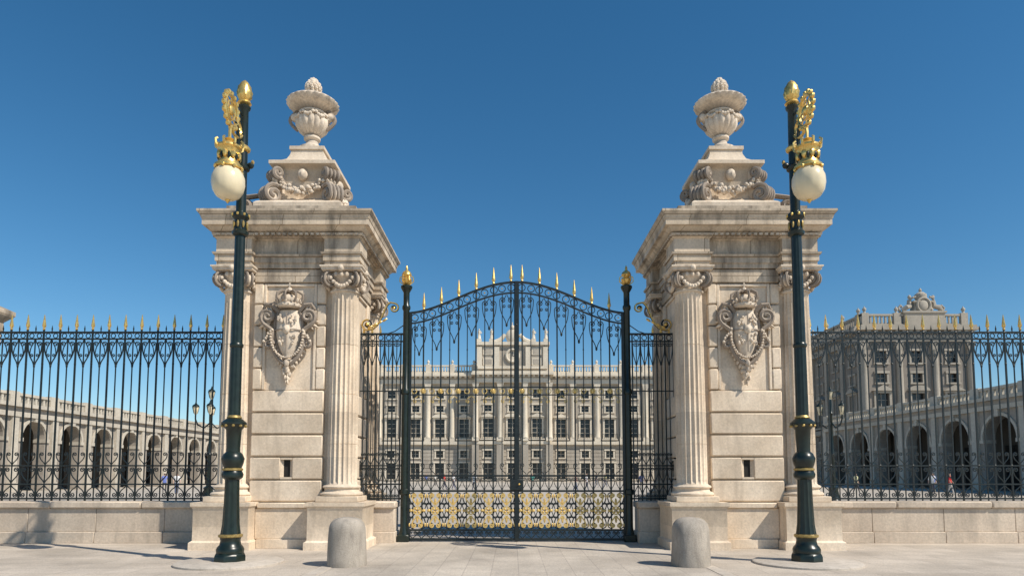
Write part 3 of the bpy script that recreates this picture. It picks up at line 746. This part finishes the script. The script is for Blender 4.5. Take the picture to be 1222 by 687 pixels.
def facade(b,L,nb,cols=False,depth=20,W0=None,W1=None):
    W=L/nb; W0=W0 or M_PAL; W1=W1 or M_PALW
    for i in range(nb):
        x0,x1=i*W,(i+1)*W; xc=(x0+x1)/2
        wall_bay(b,x0,x1,[(2.0,.5,4.0),(1.6,5.2,6.7),(2.1,9.6,13.6),(1.6,15.2,16.6),(1.7,18.2,20.0)],0,21.4,W0,trim=W1)
        for k in range(9):
            za=.4+k*.84
            for xa,xb in((x0,xc-1.25),(xc+1.25,x1)): b.box(xa,xb,-.14,0,za,za+.74,W0)
        def frame(w,za,zb,p=.16,t=.3):
            b.box(xc-w/2-t,xc-w/2,-p,.02,za,zb,W1); b.box(xc+w/2,xc+w/2+t,-p,.02,za,zb,W1)
            b.box(xc-w/2-t-.1,xc+w/2+t+.1,-p-.1,.02,zb,zb+.32,W1); b.box(xc-w/2-t-.1,xc+w/2+t+.1,-p-.08,.02,za-.25,za,W1)
        frame(2.0,.5,4.0); frame(1.6,5.2,6.7); frame(2.1,9.6,13.6,.2,.35); frame(1.6,15.2,16.6); frame(1.7,18.2,20.0)
        if i%2==0:
            b.add([(xc-1.7,-.6,13.95),(xc+1.7,-.6,13.95),(xc,-.6,14.8),(xc-1.7,0,13.95),(xc+1.7,0,13.95),(xc,0,14.8)],[(0,1,2),(0,3,4,1),(1,4,5,2),(2,5,3,0)],W1)
        else:
            n=8; vs=[(xc-1.7*cos(pi*j/n),-.6,13.95+.8*sin(pi*j/n)) for j in range(n+1)]; vs+=[(a,0,c) for a,_,c in vs]
            b.add(vs,[tuple(range(n+1))[::-1]]+[(j,j+1,n+2+j,n+1+j) for j in range(n)]+[(0,n+1,2*n+1,n)],W1)
        b.box(xc-1.7,xc+1.7,-.9,0,9.0,9.25,W1)
        for k in range(9): b.box(xc-1.6+.4*k-.03,xc-1.6+.4*k+.03,-.86,-.8,9.25,10.2,M_IRON)
        b.box(xc-1.66,xc+1.66,-.88,-.78,10.2,10.28,M_IRON)
    b.box(-.1,L+.1,-.75,.0,8.05,8.75,W1); b.box(-.1,L+.1,-.5,.0,7.9,8.05,W1)
    for i in range(nb+1):
        x=i*W
        if cols:
            b.box(x-.75,x+.75,-1.0,0,.0,7.9,W0); b.box(x-.75,x+.75,-1.1,0,8.76,9.5,W1)
            b.lathe([(.72,9.5),(.62,9.8),(.60,12),(.52,19.8),(.6,20)],x,-.55,W1,seg=14)
            b.rect([(.5,.4,20),(.72,.6,21.1),(.8,.65,21.4)],x,-.55,W1)
        else:
            b.box(x-.65,x+.65,-.66,0,8.76,9.6,W1)
            b.lathe([(.62,9.6),(.56,9.8),(.54,12),(.47,19.9),(.52,20.1)],x,-.15,W1,seg=12)
            b.rect([(.48,.5,20.1),(.52,.54,20.3),(.68,.62,21.1),(.72,.64,21.4)],x,0,W1)
    p=.9 if cols else .25
    b.box(-.2,L+.2,-.4-p,.6,21.402,22.3,W1); b.box(-.2,L+.2,-.32-p,.6,22.3,23.0,W0); b.box(-.9,L+.9,-1.2-p,.6,23.0,23.45,W1); b.box(-.7,L+.7,-.95-p,.6,23.45,23.8,W1)
    for k in range(int(L/1.1)): b.box(.3+k*1.1,.3+k*1.1+.5,-1.0-p,0,22.65,22.998,W1)
    b.box(0,L,-.1,.35,23.8,24.15,W1); b.box(0,L,-.12,.37,25.35,25.65,W1)
    for k in range(int(L/.6)): b.box(.3+k*.6-.13,.3+k*.6+.13,.0,.25,24.15,25.35,W1)
    for i in range(nb+1):
        x=i*W; xx=min(max(x,.55),L-.55); b.box(xx-.55,xx+.55,-.2,.45,23.8,25.8,W1)
        b.lathe([(.3,25.8),(.15,26.0),(.32,26.3),(.3,26.5),(.1,26.7),(.03,26.9)],xx,.1,W1,seg=8)
    b.box(.02,L-.02,.62,depth,0,23.7,W0); b.box(.5,L-.5,1.5,depth-.5,23.7,24.6,M_ROOF)
def figure(b,x,y,z0,h,m):
    b.lathe([(.17*h,0),(.15*h,.2*h),(.11*h,.5*h),(.15*h,.72*h),(.13*h,.8*h),(.05*h,.84*h)],x,y,m,seg=9,cz=z0,rf=lambda a,z,r:r*(1+.12*sin(3*a+z*3)))
    b.ell((x,y,z0+.92*h),(.07*h,.07*h,.09*h),m,8,6)
    b.tube([(x+.13*h,y,z0+.76*h),(x+.22*h,y-.05*h,z0+.6*h),(x+.12*h,y-.12*h,z0+.5*h)],.04*h,m,seg=5)
def palace():
    e=empty('palace'); ms=[M_PAL,M_PALW,M_GLASS,M_IRON,M_ROOF,M_PAL_S,M_PALW_S]
    y=150; W=112/21
    b=B(ms); b.M=T((-56,y,0)); facade(b,9*W,9); b.M=T((-56+12*W,y,0)); facade(b,9*W,9); b.obj('facade_walls',e)
    b=B(ms); b.M=T((-56+9*W,y-2,0)); facade(b,3*W,3,cols=True); 
    b.M=T((0,y-2,0)); W1=M_PALW; W0=M_PAL
    b.box(-7.6,7.6,-.6,3,23.81,29.6,W0); 
    for x in(-7.2,-3.4,3.4,7.2): b.box(x-.55,x+.55,-1.0,-.6,25,29.2,W1)
    b.box(-8.1,8.1,-1.2,3.2,29.6,30.3,W1); b.box(-7.6,7.6,-1.1,0,24.4,25,W1)
    n=24
    b.tube([(1.35*cos(2*pi*i/n),-.75,27.3+1.35*sin(2*pi*i/n)) for i in range(n)],.28,W1,closed=True,seg=6)
    b.add([(1.2*cos(2*pi*i/n),-.65,27.3+1.2*sin(2*pi*i/n)) for i in range(n)],[tuple(range(n))[::-1]],W1)
    b.box(-.06,.06,-.72,-.66,27.3,28.3,M_IRON); b.box(0,.7,-.72,-.67,27.25,27.35,M_IRON)
    for s in(-1,1):
        for z in(26,28.3): b.box(s*5.3-1.1,s*5.3+1.1,-.75,-.6,z-.8,z+.8,W1); b.box(s*5.3-.8,s*5.3+.8,-.8,-.75,z-.55,z+.55,W0)
        for x,z0 in((7.3,30.3),(4.6,30.3)):
            b.box(s*x-.5,s*x+.5,-.9,.1,z0,z0+.7,W1); figure(b,s*x,-.4,z0+.7,2.3,W1)
        b.tube([(s*4.0,-.4,30.3),(s*2.6,-.4,30.9),(s*1.6,-.4,32.0)],[.5,.5,.4],W1,seg=8)
    b.ell((0,-.4,31.6),(1.5,.6,1.7),W1,14,10); b.ell((0,-.4,33.5),(.6,.5,.6),W1,10,8); b.box(-.1,.1,-.5,-.3,34,34.7,W1)
    b.obj('central_pavilion',e)
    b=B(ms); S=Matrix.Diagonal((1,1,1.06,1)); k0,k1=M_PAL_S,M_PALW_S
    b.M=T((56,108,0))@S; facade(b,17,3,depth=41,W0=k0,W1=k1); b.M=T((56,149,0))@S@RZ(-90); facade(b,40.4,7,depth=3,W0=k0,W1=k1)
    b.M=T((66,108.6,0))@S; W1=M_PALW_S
    # sculpted crest: cartouche flanked by seated figures, crown above
    b.rect([(3.2,.9,23.8),(3.2,.9,25.6),(3.5,1.1,25.8),(3.5,1.1,26.05)],0,0,W1)
    b.rect([(1.5,.7,26.05),(1.3,.6,27.3),(1.6,.8,27.5),(1.6,.8,27.7)],0,0,W1)
    b.ell((0,-.5,27.0),(.95,.45,1.0),W1,14,10)
    b.tube([(1.05*cos(2*pi*i/18),-.75,27.0+1.1*sin(2*pi*i/18)) for i in range(18)],.2,W1,closed=True,seg=6)
    b.lathe([(.55,27.7),(.65,27.9),(.85,28.4),(.8,28.8),(.45,29.1),(.15,29.2),(.25,29.45),(.05,29.8)],0,0,W1,seg=12,rf=lambda a,z,r:r*(1+.1*abs(sin(4*a))))
    for s in(-1,1):
        b.tube([(s*3.2,-.2,26.3),(s*2.6,-.5,26.7),(s*2.0,-.2,26.9),(s*1.9,-.1,27.9)],[.32,.4,.42,.32],W1,seg=8); b.ell((s*1.9,-.15,28.35),(.28,.28,.34),W1,8,6)
        b.tube([(s*2.0,-.2,27.8),(s*1.6,-.6,28.2),(s*1.1,-.6,28.3)],.16,W1,seg=6)
        b.tube([(s*3.4,0,26.1),(s*3.7,0,26.7),(s*3.3,0,27.1),(s*3.1,0,26.8)],.2,W1,seg=6)
    b.obj('wing',e)
palace()
def arcade(Mx,n,bay,hw,H,spring,name,W0,W1):
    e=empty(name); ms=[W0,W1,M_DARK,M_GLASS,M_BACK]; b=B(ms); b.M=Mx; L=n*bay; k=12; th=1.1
    for i in range(n):
        x0=i*bay; xc=x0+bay/2; x1=x0+bay
        arc=[(xc-hw*cos(pi*j/k),spring+hw*sin(pi*j/k)) for j in range(k+1)]
        for yy in(0,th):
            for j in range(k):
                (a,c),(d,f)=arc[j],arc[j+1]; q=[(a,yy,c),(d,yy,f),(d,yy,H),(a,yy,H)]
                b.add(q,[(0,1,2,3)] if yy==0 else [(3,2,1,0)],W0)
        for j in range(k):
            (a,c),(d,f)=arc[j],arc[j+1]; b.add([(a,0,c),(d,0,f),(d,th,f),(a,th,c)],[(3,2,1,0)],W0)
        b.box(x0,xc-hw,0,th,0,H,W0); b.box(xc+hw,x1,0,th,0,H,W0)
        b.tube([(xc-(hw+.2)*cos(pi*j/k),-.04,spring+(hw+.2)*sin(pi*j/k)) for j in range(k+1)],.2,W1,seg=4,flat=.7)
        b.box(xc-hw-.5,xc-hw+.08,-.15,th,spring-.35,spring,W1); b.box(xc+hw-.08,xc+hw+.5,-.15,th,spring-.35,spring,W1)
        b.box(x0-.42,x0+.42,-.25,0,0,H-.9,W1); b.box(x0-.5,x0+.5,-.35,0,0,.8,W1)
        b.box(xc-.25,xc+.25,-.3,0,spring+hw-.05,H-.9,W1)
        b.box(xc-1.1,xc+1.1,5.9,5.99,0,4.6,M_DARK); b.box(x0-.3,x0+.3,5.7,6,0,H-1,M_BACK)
        b.box(x0-.6,x0+.6,-.05,.5,H+.35,H+1.45,W1)
    b.box(0,L,-.35,.6,H-.898,H-.45,W1); b.box(0,L,-.25,.6,H-.45,H-.0,W0); b.box(0,L,-.6,.7,H+.003,H+.35,W1)
    for q in range(int(L/.55)): b.box(.3+q*.55-.12,.3+q*.55+.12,.1,.35,H+.35,H+1.1,W1)
    b.box(0,L,.0,.45,H+1.1,H+1.35,W1)
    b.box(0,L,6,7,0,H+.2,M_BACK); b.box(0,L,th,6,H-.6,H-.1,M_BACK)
    b.box(-.6,0,-.2,7,0,H+.3,W0); b.box(L,L+.6,-.2,7,0,H+.3,W0)
    b.obj('arcade_walls',e)
arcade(T((-46,18.65,0))@RZ(90),20,5.5,1.6,7.8,5.0,'arcade',M_PAL_L,M_PALW_L)
arcade(T((46,100.15,0))@RZ(-90),12,6.5,2.2,8.6,4.9,'arcade.001',M_PAL_L,M_PALW_L)

# ------------------------------------------------------------------ people
SKIN=simple('skin',(.5,.32,.24),.6); HAIR=simple('hair',(.05,.03,.02),.7)
def person(x,y,face,shirt,legs,name,step=.22,h=1.72):
    s=h/1.75
    V=[(0,0,.95),(0,0,1.15),(0,0,1.38),(0,.0,1.50),(0,.0,1.60),(0,-.01,1.70),
       (-.10,0,.90),(-.11,-step*.5,.50),(-.11,-step,.08),(-.11,-step-.14,.04),
       (.10,0,.90),(.11,step*.25,.50),(.11,step,.10),(.11,step-.14,.04),
       (-.19,0,1.40),(-.25,.06,1.14),(-.26,-.04,.90),(-.26,-.06,.80),
       (.19,0,1.40),(.25,-.08,1.14),(.26,-.2,.95),(.26,-.26,.88)]
    E=[(0,1),(1,2),(2,3),(3,4),(4,5),(0,6),(6,7),(7,8),(8,9),(0,10),(10,11),(11,12),(12,13),(2,14),(14,15),(15,16),(16,17),(2,18),(18,19),(19,20),(20,21)]
    R=[.14,.13,.15,.06,.09,.085,.10,.065,.045,.04,.10,.065,.045,.04,.065,.045,.035,.035,.065,.045,.035,.035]
    me=bpy.data.meshes.new('tmp'); me.from_pydata(V,E,[]); o=bpy.data.objects.new('tmp',me); scene.collection.objects.link(o)
    o.modifiers.new('s','SKIN'); sd=o.modifiers.new('u','SUBSURF'); sd.levels=1
    for i,v in enumerate(me.skin_vertices[0].data): v.radius=(R[i],R[i]*.85); v.use_root=(i==0)
    dg=bpy.context.evaluated_depsgraph_get(); m2=bpy.data.meshes.new_from_object(o.evaluated_get(dg)); bpy.data.objects.remove(o)
    for m in(simple('shirt',shirt,.8),simple('trousers',legs,.8),SKIN,HAIR): m2.materials.append(m)
    for p in m2.polygons:
        c=p.center; p.use_smooth=True
        if c.z>1.66 or (c.z>1.57 and c.y>.03): p.material_index=3
        elif c.z>1.48: p.material_index=2
        elif abs(c.x)>.2 and c.z<1.15: p.material_index=2
        elif c.z>.93: p.material_index=0
        elif c.z>.07: p.material_index=1
        else: p.material_index=3
    ob=bpy.data.objects.new(name,m2); scene.collection.objects.link(ob)
    ob.location=(x,y,0); ob.rotation_euler=(0,0,radians(face)); ob.scale=(s,s,s)
ppl=[(34.4,54,60,(.75,.03,.03),(.55,.52,.48)),(33.3,54.5,-30,(.8,.8,.76),(.04,.05,.1)),(36.8,60,200,(.12,.2,.5),(.35,.3,.22)),(28,56,100,(.75,.7,.4),(.05,.05,.06)),
 (-12,95,20,(.1,.15,.4),(.3,.27,.2)),(-10.8,95.5,200,(.7,.66,.58),(.05,.05,.06)),(-7,70,90,(.7,.08,.06),(.06,.06,.1)),(-6.1,70.4,80,(.8,.8,.8),(.12,.12,.2)),
 (6,66,80,(.6,.1,.1),(.08,.1,.18)),(7.1,66.3,70,(.75,.75,.75),(.08,.09,.12)),(10,82,-60,(.12,.12,.13),(.3,.3,.32)),(11.1,82.4,-60,(.65,.6,.3),(.06,.08,.15)),
 (-3.5,62,140,(.75,.75,.75),(.1,.1,.12)),(2.2,78,10,(.1,.35,.3),(.05,.05,.05)),(-27.5,56,30,(.7,.7,.7),(.1,.12,.2)),(-29,57,210,(.15,.2,.5),(.08,.08,.08)),(12,64,180,(.08,.1,.25),(.2,.18,.15))]
for i,(x,y,f,s,l) in enumerate(ppl):
    person(x,y,f,s,l,'person' if i==0 else 'person.%03d'%i)

# ------------------------------------------------------------------ light, sky, camera
w=bpy.data.worlds.new('World'); scene.world=w; w.use_nodes=True
nt=w.node_tree; bg=nt.nodes['Background']; sk=nt.nodes.new('ShaderNodeTexSky'); sk.sky_type='NISHITA'; sk.sun_disc=False
el=47; dx,dy=.85,-.527
sk.sun_elevation=radians(el); sk.sun_rotation=math.atan2(dx,dy)
sk.air_density=1.0; sk.dust_density=.15; sk.ozone_density=2.8; sk.altitude=650
hs=nt.nodes.new('ShaderNodeHueSaturation'); hs.inputs['Saturation'].default_value=1.28; hs.inputs['Value'].default_value=1.14; hs.inputs['Hue'].default_value=.492
bg.inputs['Strength'].default_value=.10
nt.links.new(sk.outputs[0],hs.inputs['Color']); nt.links.new(hs.outputs[0],bg.inputs[0])
sd=bpy.data.lights.new('sun','SUN'); sd.energy=5.0; sd.angle=radians(.5); sd.color=(1,.925,.81)
so=bpy.data.objects.new('sun',sd); scene.collection.objects.link(so)
d=Vector((dx*cos(radians(el)),dy*cos(radians(el)),sin(radians(el)))).normalized()
so.rotation_euler=d.to_track_quat('Z','Y').to_euler(); so.location=(20,-20,30)
cd=bpy.data.cameras.new('camera'); cam=bpy.data.objects.new('camera',cd); scene.collection.objects.link(cam)
cd.sensor_width=36; cd.lens=24; cd.shift_y=.129; cd.clip_start=.1; cd.clip_end=6000
cam.location=(-.11,0,1.6); cam.rotation_euler=(radians(94.5),0,0); scene.camera=cam
scene.view_settings.view_transform='Standard'; scene.view_settings.look='None'; scene.view_settings.exposure=0
